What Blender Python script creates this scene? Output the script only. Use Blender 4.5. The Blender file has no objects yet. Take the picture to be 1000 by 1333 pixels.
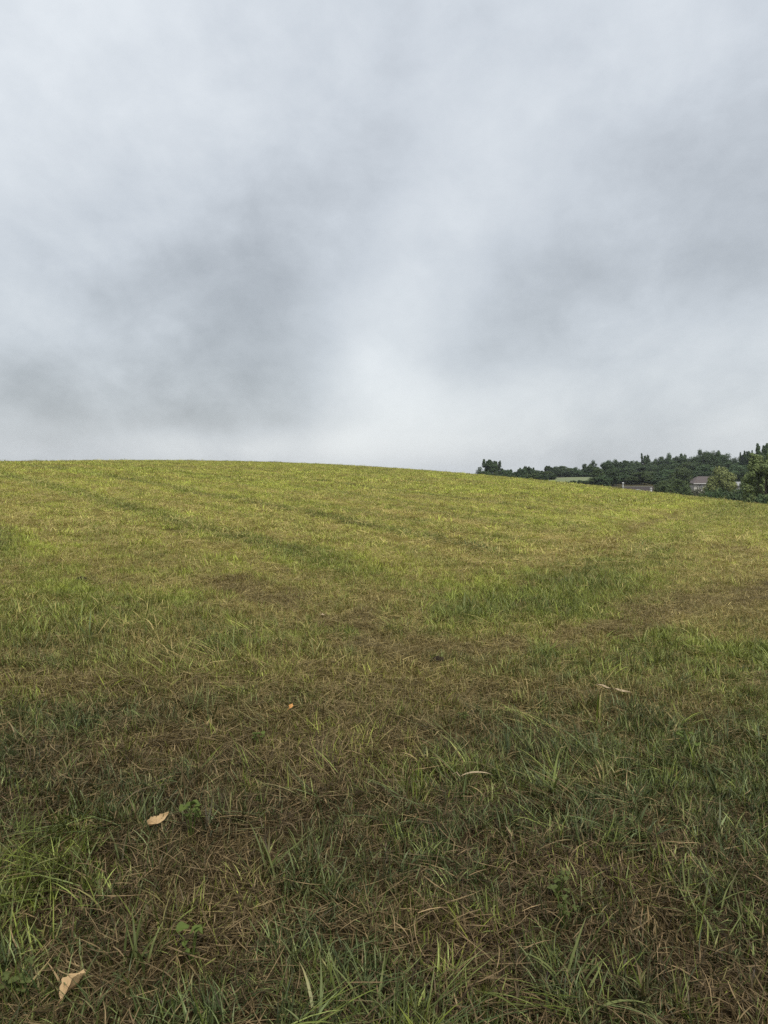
import bpy, math, random
import numpy as np
from mathutils import Vector, Matrix

SC = bpy.context.scene
COL = SC.collection

# ------------------------------------------------------------------ camera
cam = bpy.data.cameras.new("camera")
cam.sensor_fit = 'VERTICAL'; cam.sensor_height = 36.0; cam.sensor_width = 27.0
cam.lens = 24.0; cam.clip_start = 0.05; cam.clip_end = 6000
cam_o = bpy.data.objects.new("camera", cam); COL.objects.link(cam_o)
cam_o.location = (0, 0, 1.6)
cam_o.rotation_euler = (math.radians(90 - 1.7), 0, 0)
SC.camera = cam_o
FPX, YH, XC = 889.0, 640.0, 500.0          # focal length and eye-level line of the photograph, in its pixels

# ------------------------------------------------------------------ world, sun, exposure
SUN_EL, SUN_AZ = math.radians(58), math.radians(158)     # azimuth measured from +Y towards +X
world = bpy.data.worlds.new("World"); SC.world = world; world.use_nodes = True
WT = world.node_tree; WT.nodes.clear()
def wn(t, **kw):
    n = WT.nodes.new(t)
    for k, v in kw.items(): setattr(n, k, v)
    return n
def wmath(op, a, b=None, clamp=False):
    n = wn('ShaderNodeMath', operation=op); n.use_clamp = clamp
    for i, v in enumerate((a, b)):
        if v is None: continue
        if isinstance(v, (int, float)): n.inputs[i].default_value = v
        else: WT.links.new(v, n.inputs[i])
    return n.outputs[0]
def wvec(op, a, b=None):
    n = wn('ShaderNodeVectorMath', operation=op)
    for i, v in enumerate((a, b)):
        if v is None: continue
        if isinstance(v, tuple): n.inputs[i].default_value = v
        else: WT.links.new(v, n.inputs[i])
    return n
tc = wn('ShaderNodeTexCoord')
dirn = wvec('NORMALIZE', tc.outputs['Generated']).outputs[0]
sep = wn('ShaderNodeSeparateXYZ'); WT.links.new(dirn, sep.inputs[0])
zc = wmath('MAXIMUM', sep.outputs[2], 0.0)
zp = wmath('ADD', zc, 0.24)
def cloud_noise(sx, sy, scale, detail, rough, dist, off):
    cx = wmath('MULTIPLY', wmath('DIVIDE', sep.outputs[0], zp), sx)
    cy = wmath('MULTIPLY', wmath('DIVIDE', sep.outputs[1], zp), sy)
    cmb = wn('ShaderNodeCombineXYZ')
    WT.links.new(wmath('ADD', cx, off), cmb.inputs[0]); WT.links.new(wmath('ADD', cy, off * .7), cmb.inputs[1])
    cmb.inputs[2].default_value = off
    n = wn('ShaderNodeTexNoise'); n.inputs['Scale'].default_value = scale
    n.inputs['Detail'].default_value = detail; n.inputs['Roughness'].default_value = rough
    n.inputs['Distortion'].default_value = dist
    WT.links.new(cmb.outputs[0], n.inputs['Vector'])
    return wmath('SUBTRACT', n.outputs[0], 0.5)
n1 = cloud_noise(1.25, 0.50, 1.25, 6, .55, .3, 3.1)       # large soft banks
def lump_noise(scale, detail, rough, dist, off):
    m = wvec('MULTIPLY', dirn, (1.0, 1.0, 1.35)).outputs[0]; m = wvec('ADD', m, (off, off * .3, off * .6)).outputs[0]
    n = wn('ShaderNodeTexNoise'); n.inputs['Scale'].default_value = scale; n.inputs['Detail'].default_value = detail
    n.inputs['Roughness'].default_value = rough; n.inputs['Distortion'].default_value = dist
    WT.links.new(m, n.inputs['Vector'])
    return wmath('SUBTRACT', n.outputs[0], 0.5)
n2 = lump_noise(4.6, 8, .60, .15, 4.7)       # lumps and torn detail
def skyspot(px, py, rx, ry, rot=0.0):
    """a bank of thicker or thinner cloud round one direction of the sky"""
    d = Vector(((px - XC) / FPX, 1.0, (YH - py) / FPX)); l = d.length; d.normalize()
    v = wvec('SUBTRACT', dirn, tuple(d)).outputs[0]
    # wobble the outline
    s = wn('ShaderNodeVectorRotate'); s.rotation_type = 'Y_AXIS'; s.inputs['Angle'].default_value = rot
    WT.links.new(v, s.inputs['Vector'])
    m = wvec('MULTIPLY', s.outputs[0], (FPX / rx, FPX / max(rx, ry), FPX / ry)).outputs[0]
    ln = wvec('LENGTH', m).outputs['Value']
    ln = wmath('ADD', ln, wmath('MULTIPLY', n2, 2.2))
    ln = wmath('ADD', ln, wmath('MULTIPLY', n1, 0.8))
    g = wmath('POWER', 2.718, wmath('MULTIPLY', wmath('MULTIPLY', ln, ln), -0.5))
    return g
val = wmath('ADD', wmath('MULTIPLY', n1, 0.68), wmath('MULTIPLY', n2, 0.62))
for (px, py, rx, ry, rot, amp) in (
        (310, 440, 135, 130, 0.0, -0.28), (165, 385, 70, 60, 0.3, -0.13), (330, 250, 75, 120, 0.0, -0.07),
        (890, 350, 230, 75, 0.36, -0.19), (690, 425, 100, 36, 0.4, -0.06), (265, 545, 130, 30, 0.1, -0.16), (60, 540, 130, 45, 0, -0.12), (730, 200, 130, 160, 0, -0.05),
        (585, 300, 46, 95, -0.55, 0.25), (505, 490, 72, 76, -0.2, 0.40), (560, 545, 120, 30, 0, 0.14), (310, 582, 160, 20, 0, 0.42), (230, 330, 35, 50, 0, 0.06),
        (60, 60, 130, 150, 0, 0.16), (830, 480, 170, 34, .22, 0.16), (160, 520, 45, 50, 0, 0.07), (760, 80, 130, 120, 0, 0.12)):
    val = wmath('ADD', val, wmath('MULTIPLY', skyspot(px, py, rx, ry, rot), amp))
n3 = lump_noise(11.0, 6, .58, .2, 9.1)
val = wmath('ADD', val, wmath('MULTIPLY', n3, 0.36))
ramp = wn('ShaderNodeValToRGB')
val = wmath('ADD', val, 0.555)
WT.links.new(val, ramp.inputs[0])
cr = ramp.color_ramp
cr.elements[0].position = 0.0; cr.elements[0].color = (0.325, 0.35, 0.378, 1)
cr.elements[1].position = 1.0; cr.elements[1].color = (0.80, 0.835, 0.86, 1)
e = cr.elements.new(0.5); e.color = (0.565, 0.603, 0.645, 1)
# overcast skies brighten towards the zenith
zen = wmath('ADD', wmath('MULTIPLY', wmath('MULTIPLY', zc, zc), 0.42), 0.97)
zen = wmath('MULTIPLY', zen, 3.83)
cl = wvec('SCALE', ramp.outputs[0]); WT.links.new(zen, cl.inputs['Scale'])
sky = wn('ShaderNodeTexSky', sky_type='NISHITA'); sky.sun_disc = False
sky.sun_elevation = SUN_EL; sky.sun_rotation = SUN_AZ; sky.air_density = 1.5; sky.dust_density = 3.0
mix = wn('ShaderNodeMixRGB'); mix.inputs[0].default_value = 0.93
WT.links.new(sky.outputs[0], mix.inputs[1]); WT.links.new(cl.outputs[0], mix.inputs[2])
bg = wn('ShaderNodeBackground'); bg.inputs['Strength'].default_value = 0.1
WT.links.new(mix.outputs[0], bg.inputs['Color'])
wo = wn('ShaderNodeOutputWorld'); WT.links.new(bg.outputs[0], wo.inputs['Surface'])

sun = bpy.data.lights.new("sun", 'SUN'); sun.energy = 1.5; sun.angle = math.radians(22); sun.color = (1.0, 0.96, 0.90)
sun_o = bpy.data.objects.new("sun", sun); COL.objects.link(sun_o)
sd = Vector((math.sin(SUN_AZ) * math.cos(SUN_EL), math.cos(SUN_AZ) * math.cos(SUN_EL), math.sin(SUN_EL)))
sun_o.rotation_euler = sd.to_track_quat('Z', 'Y').to_euler(); sun_o.location = (0, 0, 60)

SC.view_settings.view_transform = 'Standard'; SC.view_settings.look = 'None'
SC.view_settings.exposure = 1.42; SC.view_settings.gamma = 1.0; SC.view_settings.use_curve_mapping = False
SC.render.engine = 'CYCLES'
SC.cycles.max_bounces = 8; SC.cycles.diffuse_bounces = 2; SC.cycles.glossy_bounces = 2
SC.cycles.transmission_bounces = 4; SC.cycles.transparent_max_bounces = 6; SC.cycles.volume_bounces = 0
SC.cycles.use_adaptive_sampling = False; SC.cycles.use_denoising = False

# ------------------------------------------------------------------ helpers
random.seed(11); RNG = np.random.default_rng(11)
def sstep(a, b, x):
    t = np.clip((x - a) / (b - a), 0, 1); return t * t * (3 - 2 * t)
def _hash(ix, iy, s):
    h = (ix.astype(np.int64) * 374761393 + iy.astype(np.int64) * 668265263 + s * 974711) & 0xffffffff
    h = ((h ^ (h >> 13)) * 1274126177) & 0xffffffff
    return ((h ^ (h >> 16)) & 0xffff) / 65535.0
def vnoise(x, y, s=0):
    ix = np.floor(x); iy = np.floor(y); fx = x - ix; fy = y - iy
    fx = fx * fx * (3 - 2 * fx); fy = fy * fy * (3 - 2 * fy)
    a = _hash(ix, iy, s); b = _hash(ix + 1, iy, s); c = _hash(ix, iy + 1, s); d = _hash(ix + 1, iy + 1, s)
    return (a * (1 - fx) + b * fx) * (1 - fy) + (c * (1 - fx) + d * fx) * fy
def fbm(x, y, s=0, o=3):
    r = 0; w = .5; t = 0
    for k in range(o):
        r = r + w * vnoise(x * 2 ** k + 17.3 * k, y * 2 ** k - 9.1 * k, s + k); t += w; w *= .55
    return r / t
# the knoll of hayfield the photographer stands on, then a valley and a wooded rise beyond it
def terrain(X, Y):
    X = np.asarray(X, float); Y = np.asarray(Y, float)
    dome = -0.047657 * X + 0.069855 * Y - 0.00115 * X * X - 0.00019753 * Y * Y - 0.00018111 * X * Y
    d = np.hypot(X, Y)
    bump = sstep(38, 58, X) * (1 - sstep(90, 112, X))
    val = -4.0 - 3.0 * (1 - bump) * sstep(150, 235, d) + 12.5 * sstep(120, 340, d) + 8 * sstep(340, 900, d) - 1.2 * sstep(.34, .5, X / np.maximum(Y, 20)) * (1 - sstep(260, 330, d))
    k = 1.5; h = np.clip(.5 + .5 * (dome - val) / k, 0, 1)
    return val * (1 - h) + dome * h + k * h * (1 - h)
def ground(x, y): return float(terrain(x, y))
def at(px, Y):
    return (px - XC) / FPX * Y, Y
def seg_dist(X, Y, pts):
    best = np.full(np.shape(X), 1e9)
    for (x0, y0), (x1, y1) in zip(pts[:-1], pts[1:]):
        dx, dy = x1 - x0, y1 - y0
        t = np.clip(((X - x0) * dx + (Y - y0) * dy) / (dx * dx + dy * dy), 0, 1)
        best = np.minimum(best, np.hypot(X - x0 - t * dx, Y - y0 - t * dy))
    return best
BROWN_BAND = [(6.3, 9.6), (4.9, 8.72), (3.38, 7.5), (1.75, 5.98), (0.85, 5.38), (0.23, 5.09), (-0.5, 6.2), (-1.23, 6.82), (-1.76, 7.46)]
FAMILY_L = (0.78, 0.62); FAMILY_R = (0.87, -0.5)
def blob(X, Y, x, y, rx, ry): return np.exp(-(((X - x) / rx) ** 2 + ((Y - y) / ry) ** 2))
def cover(X, Y):
    """what grows where, with foreground darkening painted into lush and straw: dry share, lush share, height, straw lightness, thinness of the cover"""
    X = np.asarray(X, float); Y = np.asarray(Y, float)
    wob = (fbm(X * .5, Y * .5, 50) - .5)
    s1 = FAMILY_L[0] * X + FAMILY_L[1] * Y + wob * 1.0
    s2 = FAMILY_R[0] * X + FAMILY_R[1] * Y + wob * .8
    hay = sstep(5.9, 7.6, Y + 1.8 * wob)          # the mown hayfield begins past the rough margin
    hay = np.maximum(hay, sstep(9, 12, Y))
    wr = sstep(-4.6, -2.6, s2)
    big = fbm(X * .22, Y * .22, 3); med = fbm(X * .9, Y * .9, 9); fin = fbm(X * 3.1, Y * 3.1, 21)
    st_l = .45 * np.cos(2 * np.pi * (s1 - 4.9) / 3.7) + 1.0 * np.cos(2 * np.pi * (s1 - 4.9) / 1.63); st_r = np.cos(2 * np.pi * (s2 + 2.0) / 2.4)
    st = st_l * (1 - wr) + st_r * wr * .6
    st = st * sstep(7, 10, Y)
    # hayfield
    dry_h = .28 + .75 * (med - .5) + .75 * (fin - .5) - .23 * st + .4 * (big - .5)
    lush_h = .17 + .37 * st + .7 * (big - .5) + .4 * (med - .5)
    # rough margin
    dry_h = dry_h + .14 * (1 - sstep(9, 15, Y)); lush_h = lush_h + .42 * (1 - sstep(8.5, 14, Y))
    dry_m = .33 + 1.5 * (med - .5) + .9 * (fin - .5)
    lush_dim_m = 1.15 - .55 * sstep(2.6, 6.8, Y) + .5 * (fbm(X * 1.3, Y * 1.3, 31) - .5)  # rises to dark green near the viewer: foreground dimming painted as colour
    dry = dry_m * (1 - hay) + dry_h * hay
    lush = lush_dim_m * (1 - hay) + lush_h * hay
    hgt = (1.0 + 1.0 * (fbm(X * 1.7, Y * 1.7, 77) - .5) + 1.1 * (fbm(X * 5.5, Y * 5.5, 78, 2) - .5)) * (1 - hay) + (.72 + .15 * st) * hay
    straw = .08 + .52 * sstep(2.4, 6.6, Y) + .32 * sstep(6.0, 13, Y) + .15 * (fin - .5)  # near-to-far rise: vignette-like foreground darkening put into the litter colour
    thin = .25 * (1 - hay) + .1 * hay
    def put(w, d=None, l=None, h=None, t=None, s=None):
        nonlocal dry, lush, hgt, thin, straw
        if d is not None: dry = dry * (1 - w) + d * w
        if l is not None: lush = lush * (1 - w) + l * w
        if h is not None: hgt = hgt * (1 - w) + h * w
        if t is not None: thin = thin * (1 - w) + t * w
        if s is not None: straw = straw * (1 - w) + s * w
    # the rake line on the left: dry litter, a dark furrow and a green lip above it
    lim = (1 - wr) * sstep(6.5, 8.5, Y)
    for c, a in ((4.15, .9), (15.9, .5), (11.6, .5), (20.6, .5), (7.9, .4), (27.0, .5)):
        w = np.exp(-((s1 - c) / (.14 + .012 * c)) ** 2) * lim * a; put(w, d=.6, t=.85, h=.35)
        w = np.exp(-((s1 - c - .75) / .5) ** 2) * lim * a; put(w * .6, d=.14, l=.58, h=.95)
        w = np.exp(-((s1 - c + .9) / .55) ** 2) * lim * a; put(w * .6, d=.74, h=.55)
        w = np.exp(-((s1 - c - 1.9) / .5) ** 2) * lim * a; put(w * .5, d=.70, h=.6)
    # turning strip on the right
    w = np.exp(-((s2 + 2.85) / .28) ** 2) * sstep(10, 12, Y) * (1 - sstep(24, 34, Y)) * (.65 + .5 * med).clip(0, 1); put(w, d=.85, t=.45, h=.5, s=.58)
    w = np.exp(-((s2 + 1.9) / .6) ** 2) * sstep(8, 10, Y) * .6; put(w, d=.2, l=.6)
    w = np.exp(-((s2 + .7) / .7) ** 2) * sstep(8.5, 11, Y) * .6; put(w, d=.72, t=.3, s=.65)
    w = blob(X, Y, 6.6, 13.0, .8, .8); put(w * .8, d=.9, t=.5, s=.5)
    w = sstep(.6, 3.6, X - .4 * Y) * sstep(13, 19, Y); put(w * .7, d=.15, l=.75, h=1.1)
    # bare band of raked litter that crosses in front of the hay
    bd = seg_dist(X, Y, BROWN_BAND) + .9 * (fin - .5) + .4 * wob
    w = (1 - sstep(.12, .46, bd)) * sstep(.16, .38, fbm(X * 2.3, Y * 2.3, 171, 2)); put(w * .97, d=.97, h=.42, t=.62, s=.36)
    w = blob(X, Y, 5.6, 8.2, 1.5, 1.1) * sstep(.3, .55, fbm(X * 1.9, Y * 1.9, 173, 2)); put(w * .85, d=.88, h=.5, t=.55, s=.27)
    w = blob(X, Y, 0.0, 6.95, .22, .16); put(w, d=1, h=.3, t=.85, s=.5)
    # lush patch inside the bend
    for bx, by, rx, ry in ((.75, 6.45, .5, .45), (1.5, 7.0, .8, .7), (2.3, 8.2, .8, .9)):
        w = blob(X, Y, bx, by, rx, ry); put(w * .95, d=.12, l=.80, h=1.5, t=.1, s=.5)
    # rough margin: patches one can see
    for bx, by, rx, ry, d, l, h, t in (
            (-2.6, 5.6, 1.3, .8, .26, .72, 1.2, .1), (-1.0, 4.6, .7, .3, .45, .6, 1.1, .2), (-1.9, 4.2, .8, .25, .85, .3, .9, .5),
            (-1.15, 3.45, .38, .22, .95, .3, .5, .8), (-.25, 3.5, .5, .5, .84, .3, .7, .55), (.0, 4.5, .6, .4, .80, .3, .7, .5),
            (.25, 2.15, .2, .22, .93, .3, .7, .6), (.78, 2.55, .32, .18, .90, .3, .7, .6), (-.55, 2.25, .16, .3, .80, .3, .7, .5),
            (-1.25, 2.45, .4, .4, .12, .75, 1.25, .1), (-1.0, 1.95, .3, .2, .2, .85, 1.1, .1), (.4, 3.2, .4, .3, .14, .75, 1.2, .1),
            (1.5, 3.6, .55, .5, .15, .9, 1.1, .1), (1.35, 2.4, .35, .35, .2, .85, 1.2, .1), (1.9, 5.0, 1.0, .4, .25, .8, 1.0, .15),
            (1.05, 1.95, .18, .15, .92, .3, .8, .5), (.05, 1.8, .3, .14, .15, .8, 1.15, .1), (.62, 1.95, .16, .2, .35, .9, 1.1, .2)):
        w = blob(X, Y, bx, by, rx, ry) * (.55 + .8 * fin).clip(0, 1); put(w, d=d, l=l, h=h, t=t)
    mn = 1 - sstep(16, 22, Y); dry = np.maximum(dry, .13 * mn * hay); lush = np.maximum(lush, .28 * mn * hay)
    return dry.clip(0, 1), lush.clip(0, 1), hgt.clip(.25, 1.8), straw.clip(0, 1), thin.clip(0, 1)

def new_mesh(name, verts, faces):
    """fast mesh from arrays; faces an (n,3) or (n,4) array or list of such"""
    me = bpy.data.meshes.new(name)
    verts = np.asarray(verts, np.float32)
    fl = faces if isinstance(faces, list) else [faces]
    fl = [np.asarray(f, np.int32) for f in fl if len(f)]
    loops = np.concatenate([f.ravel() for f in fl]); sizes = np.concatenate([np.full(len(f), f.shape[1]) for f in fl])
    me.vertices.add(len(verts)); me.vertices.foreach_set('co', verts.ravel())
    me.loops.add(len(loops)); me.loops.foreach_set('vertex_index', loops.astype(np.int32))
    me.polygons.add(len(sizes)); st = np.concatenate([[0], np.cumsum(sizes)[:-1]]).astype(np.int32)
    me.polygons.foreach_set('loop_start', st)
    me.update(calc_edges=True); me.validate()
    return me
def link(name, me, mat=None, parent=None, smooth=False):
    o = bpy.data.objects.new(name, me); COL.objects.link(o)
    if mat is not None and not me.materials: me.materials.append(mat)
    if parent is not None: o.parent = parent
    if smooth: me.polygons.foreach_set('use_smooth', np.ones(len(me.polygons), bool))
    return o
def empty(name, loc, label, cat, rz=0.0, scale=1.0, group=None):
    o = bpy.data.objects.new(name, None); COL.objects.link(o)
    o.location = loc; o.rotation_euler = (0, 0, rz)
    o.scale = (scale,) * 3 if isinstance(scale, (int, float)) else scale
    o['label'] = label; o['category'] = cat
    if group: o['group'] = group
    return o
def tag(o, label, cat, group=None):
    o['label'] = label; o['category'] = cat
    if group: o['group'] = group
def colattr(me, name, arr, domain='POINT'):
    a = me.attributes.new(name, 'FLOAT_COLOR', domain); a.data.foreach_set('color', np.asarray(arr, np.float32).ravel())

class NT:
    def __init__(s, mat): s.t = mat.node_tree; s.n = s.t.nodes; s.l = s.t.links
    def new(s, t, **kw):
        n = s.n.new(t)
        for k, v in kw.items(): setattr(n, k, v)
        return n
    def put(s, sock, v):
        if hasattr(v, 'node'): s.l.new(v, sock)
        elif v is not None: sock.default_value = v
    def math(s, op, a, b=None, clamp=False):
        n = s.new('ShaderNodeMath', operation=op); n.use_clamp = clamp; s.put(n.inputs[0], a); s.put(n.inputs[1], b); return n.outputs[0]
    def mix(s, f, a, b, mode='MIX'):
        n = s.new('ShaderNodeMixRGB', blend_type=mode); s.put(n.inputs[0], f); s.put(n.inputs[1], a); s.put(n.inputs[2], b); return n.outputs[0]
    def noise(s, scale, detail=4, rough=.6, vec=None):
        n = s.new('ShaderNodeTexNoise'); n.inputs['Scale'].default_value = scale; n.inputs['Detail'].default_value = detail
        n.inputs['Roughness'].default_value = rough
        if vec is not None: s.l.new(vec, n.inputs['Vector'])
        return n.outputs[0]
    def attr(s, name, kind='GEOMETRY'):
        n = s.new('ShaderNodeAttribute', attribute_name=name, attribute_type=kind); return n
    def sep(s, c):
        n = s.new('ShaderNodeSeparateColor'); s.l.new(c, n.inputs[0]); return n.outputs
def material(name):
    m = bpy.data.materials.new(name); m.use_nodes = True; m.node_tree.nodes.clear(); return m, NT(m)
def leafy_output(t, col, rough=.55, spec=.25, trans=.3, tcol=None, normal=None):
    p = t.new('ShaderNodeBsdfPrincipled'); t.put(p.inputs['Base Color'], col)
    p.inputs['Roughness'].default_value = rough; p.inputs['Specular IOR Level'].default_value = spec
    tr = t.new('ShaderNodeBsdfTranslucent'); t.put(tr.inputs['Color'], tcol if tcol is not None else col)
    mx = t.new('ShaderNodeMixShader'); mx.inputs[0].default_value = trans
    t.l.new(p.outputs[0], mx.inputs[1]); t.l.new(tr.outputs[0], mx.inputs[2])
    o = t.new('ShaderNodeOutputMaterial'); t.l.new(mx.outputs[0], o.inputs[0])
def simple(name, col, rough=.7, var=.25, scale=8, spec=.3, bump=0.0):
    m, t = material(name)
    g = t.new('ShaderNodeTexCoord')
    n = t.noise(scale, 5, .65, g.outputs['Object'])
    c = t.mix(n, tuple(v * (1 - var) for v in col) + (1,), tuple(min(1, v * (1 + var)) for v in col) + (1,))
    p = t.new('ShaderNodeBsdfPrincipled'); t.put(p.inputs['Base Color'], c); p.inputs['Roughness'].default_value = rough
    p.inputs['Specular IOR Level'].default_value = spec
    if bump:
        b = t.new('ShaderNodeBump'); b.inputs['Strength'].default_value = bump; t.l.new(n, b.inputs['Height']); t.l.new(b.outputs[0], p.inputs['Normal'])
    o = t.new('ShaderNodeOutputMaterial'); t.l.new(p.outputs[0], o.inputs[0])
    return m

# ------------------------------------------------------------------ the field (one sheet to the horizon)
def build_ground():
    n = 620; u = np.linspace(-1, 1, n); g = .94 * np.sinh(7.6 * u)
    gx, gy = np.meshgrid(g, g + 3.0)
    X = gx.ravel(); Y = gy.ravel(); Z = terrain(X, Y)
    near = 1 - sstep(10, 30, np.hypot(X, Y))
    Z = Z + near * (.05 * (fbm(X * 2.2, Y * 2.2, 5) - .5) + .035 * (fbm(X * 7, Y * 7, 6) - .5))
    i = np.arange(n * n).reshape(n, n)
    f = np.stack([i[:-1, :-1], i[:-1, 1:], i[1:, 1:], i[1:, :-1]], -1).reshape(-1, 4)
    me = new_mesh('field', np.c_[X, Y, Z], f)
    d, l, h, s, t = cover(X, Y)
    colattr(me, 'cover', np.c_[d, l, t, s])
    m, nt = material('turf_soil')
    a = nt.attr('cover'); c = nt.sep(a.outputs['Color'])
    pos = nt.new('ShaderNodeNewGeometry').outputs['Position']
    fine = nt.noise(38, 6, .75, pos); mid = nt.noise(6, 5, .65, pos); far = nt.noise(.35, 6, .7, pos); huge = nt.noise(.03, 4, .6, pos)
    soil = nt.mix(fine, (.008, .005, .004, 1), (.040, .026, .017, 1))
    straw = nt.mix(fine, (.09, .072, .022, 1), (.25, .20, .06, 1))
    base = nt.mix(a.outputs['Alpha'], soil, straw)  # alpha also carries the painted darkening of the near ground
    green = nt.mix(fine, (.022, .026, .009, 1), (.085, .10, .026, 1))
    fgr = nt.math('MULTIPLY', nt.math('SUBTRACT', 1.0, c[0]), nt.math('MULTIPLY', a.outputs['Alpha'], .8))
    base = nt.mix(fgr, base, green)
    # pasture and leaf litter beyond the knoll
    d = nt.new('ShaderNodeVectorMath', operation='LENGTH'); nt.l.new(pos, d.inputs[0])
    fx = nt.new('ShaderNodeMapRange'); fx.inputs['From Min'].default_value = 105; fx.inputs['From Max'].default_value = 125
    nt.l.new(d.outputs['Value'], fx.inputs['Value'])
    past = nt.mix(far, (.12, .14, .075, 1), (.17, .19, .11, 1))
    sx = nt.new('ShaderNodeSeparateXYZ'); nt.l.new(pos, sx.inputs[0])
    lit = nt.mix(far, (.030, .030, .016, 1), (.075, .065, .038, 1))     # shrubby woodland floor
    def span(v, a, b, soft):
        m1 = nt.new('ShaderNodeMapRange'); m1.inputs['From Min'].default_value = a - soft; m1.inputs['From Max'].default_value = a; nt.l.new(v, m1.inputs['Value'])
        m2 = nt.new('ShaderNodeMapRange'); m2.inputs['From Min'].default_value = b; m2.inputs['From Max'].default_value = b + soft; nt.l.new(v, m2.inputs['Value'])
        return nt.math('MULTIPLY', m1.outputs[0], nt.math('SUBTRACT', 1.0, m2.outputs[0]))
    slant = nt.math('SUBTRACT', sx.outputs[1], sx.outputs[0])
    mead = nt.math('MULTIPLY', span(slant, -999, 219, 4), nt.math('MULTIPLY', span(sx.outputs[0], 54, 92, 4), span(sx.outputs[1], 258, 318, 5)))
    past = nt.mix(mead, lit, past)
    base = nt.mix(fx.outputs[0], base, past)
    p = nt.new('ShaderNodeBsdfPrincipled'); nt.l.new(base, p.inputs['Base Color']); p.inputs['Roughness'].default_value = .95
    p.inputs['Specular IOR Level'].default_value = .0
    b = nt.new('ShaderNodeBump'); b.inputs['Strength'].default_value = .8; b.inputs['Distance'].default_value = .02
    nt.l.new(nt.math('ADD', fine, mid), b.inputs['Height']); nt.l.new(b.outputs[0], p.inputs['Normal'])
    o = nt.new('ShaderNodeOutputMaterial'); nt.l.new(p.outputs[0], o.inputs[0])
    ob = link('field', me, m, smooth=True); ob['kind'] = 'structure'
build_ground()

# ------------------------------------------------------------------ grass
def grass_material():
    m, t = material('grass_blades')
    tn = t.attr('tint', 'INSTANCER'); ti = t.sep(tn.outputs['Color'])
    bl = t.sep(t.attr('blade').outputs['Color'])
    rnd, along, isdry = bl[0], bl[1], bl[2]
    rr = t.math('FRACT', t.math('MULTIPLY', rnd, 7.31))
    dry = t.math('ADD', t.math('SUBTRACT', ti[0], .5), t.math('MULTIPLY', t.math('SUBTRACT', rnd, .5), .9))
    dry = t.math('ADD', t.math('MULTIPLY', dry, 2.2), .5)
    dry = t.math('ADD', dry, t.math('MULTIPLY', t.math('SUBTRACT', along, .6), .35))
    dry = t.math('ADD', dry, t.math('MULTIPLY', isdry, 2.0), clamp=True)
    yg = t.mix(rr, (.300, .370, .040, 1), (.520, .560, .095, 1))
    lg = t.mix(t.math('POWER', rr, 1.8), (.022, .036, .008, 1), (.158, .192, .078, 1))
    green = t.mix(ti[1], yg, lg)
    dark = t.mix(t.math('POWER', rr, 2.6), (.020, .011, .006, 1), (.215, .145, .078, 1))
    straw = t.mix(rr, (.250, .180, .052, 1), (.560, .475, .170, 1))
    dcol = t.mix(tn.outputs['Alpha'], dark, straw)  # dark end, used near the viewer, holds the painted foreground dimming
    col = t.mix(dry, green, dcol)
    v = t.math('ADD', t.math('MULTIPLY', ti[2], .75), .60)
    h = t.new('ShaderNodeHueSaturation'); t.l.new(v, h.inputs['Value']); t.l.new(col, h.inputs['Color'])
    leafy_output(t, h.outputs[0], rough=.5, spec=.2, trans=.2)
    return m
GRASS = grass_material()

def blades(n, L, w, lean, bend, rad, seg, rng, az=None, spread=math.pi, z0=(0, 0), dry=0.0, flat=False):
    """n curved strips as one array pair, with (random, along, dry) per point"""
    V = []; Fq = []; Ft = []; A = []; base = 0
    for k in range(n):
        l = rng.uniform(*L); ww = rng.uniform(*w)
        a = rng.uniform(-spread, spread) + (az if az is not None else 0)
        r = rad * math.sqrt(rng.random()); p = rng.uniform(0, 2 * math.pi)
        pos = np.array([r * math.cos(p), r * math.sin(p), rng.uniform(*z0)])
        th = rng.uniform(*lean); be = rng.uniform(*bend); tw = rng.uniform(-.7, .7); yaw = rng.uniform(-.5, .5)
        rn = rng.random(); dd = 1.0 if rng.random() < dry else 0.0
        ds = l / seg; cx = pos.copy()
        for s in range(seg + 1):
            q = s / seg
            wd = ww * (1 - q ** 2.2) * (.75 + .5 * min(q * 3, 1)) * .5
            sa = a + math.pi / 2 + tw * q
            sv = np.array([math.cos(sa), math.sin(sa), .25 * math.sin(tw * 3)]) * wd
            if s < seg:
                V += [cx - sv, cx + sv]; A += [(rn, q, dd, 1)] * 2
                if s: Fq.append((base + 2 * s - 2, base + 2 * s - 1, base + 2 * s + 1, base + 2 * s))
            else:
                V.append(cx.copy()); A.append((rn, q, dd, 1)); Ft.append((base + 2 * s - 2, base + 2 * s - 1, base + 2 * s))
            t_ = th + be * q
            if flat: t_ = min(t_, 1.62)
            aa = a + yaw * q
            cx = cx + ds * np.array([math.sin(t_) * math.cos(aa), math.sin(t_) * math.sin(aa), math.cos(t_)])
            if flat: cx[2] = max(cx[2], .003)
        base = len(V)
    return np.array(V), np.array(Fq).reshape(-1, 4), np.array(Ft).reshape(-1, 3), np.array(A)
def blade_mesh(name, parts):
    V = []; Q = []; T = []; A = []; b = 0
    for v, q, t, a in parts:
        V.append(v); Q.append(q + b); T.append(t + b); A.append(a); b += len(v)
    me = new_mesh(name, np.concatenate(V), [np.concatenate(Q), np.concatenate(T)])
    colattr(me, 'blade', np.concatenate(A)); me.materials.append(GRASS)
    return me

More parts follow.
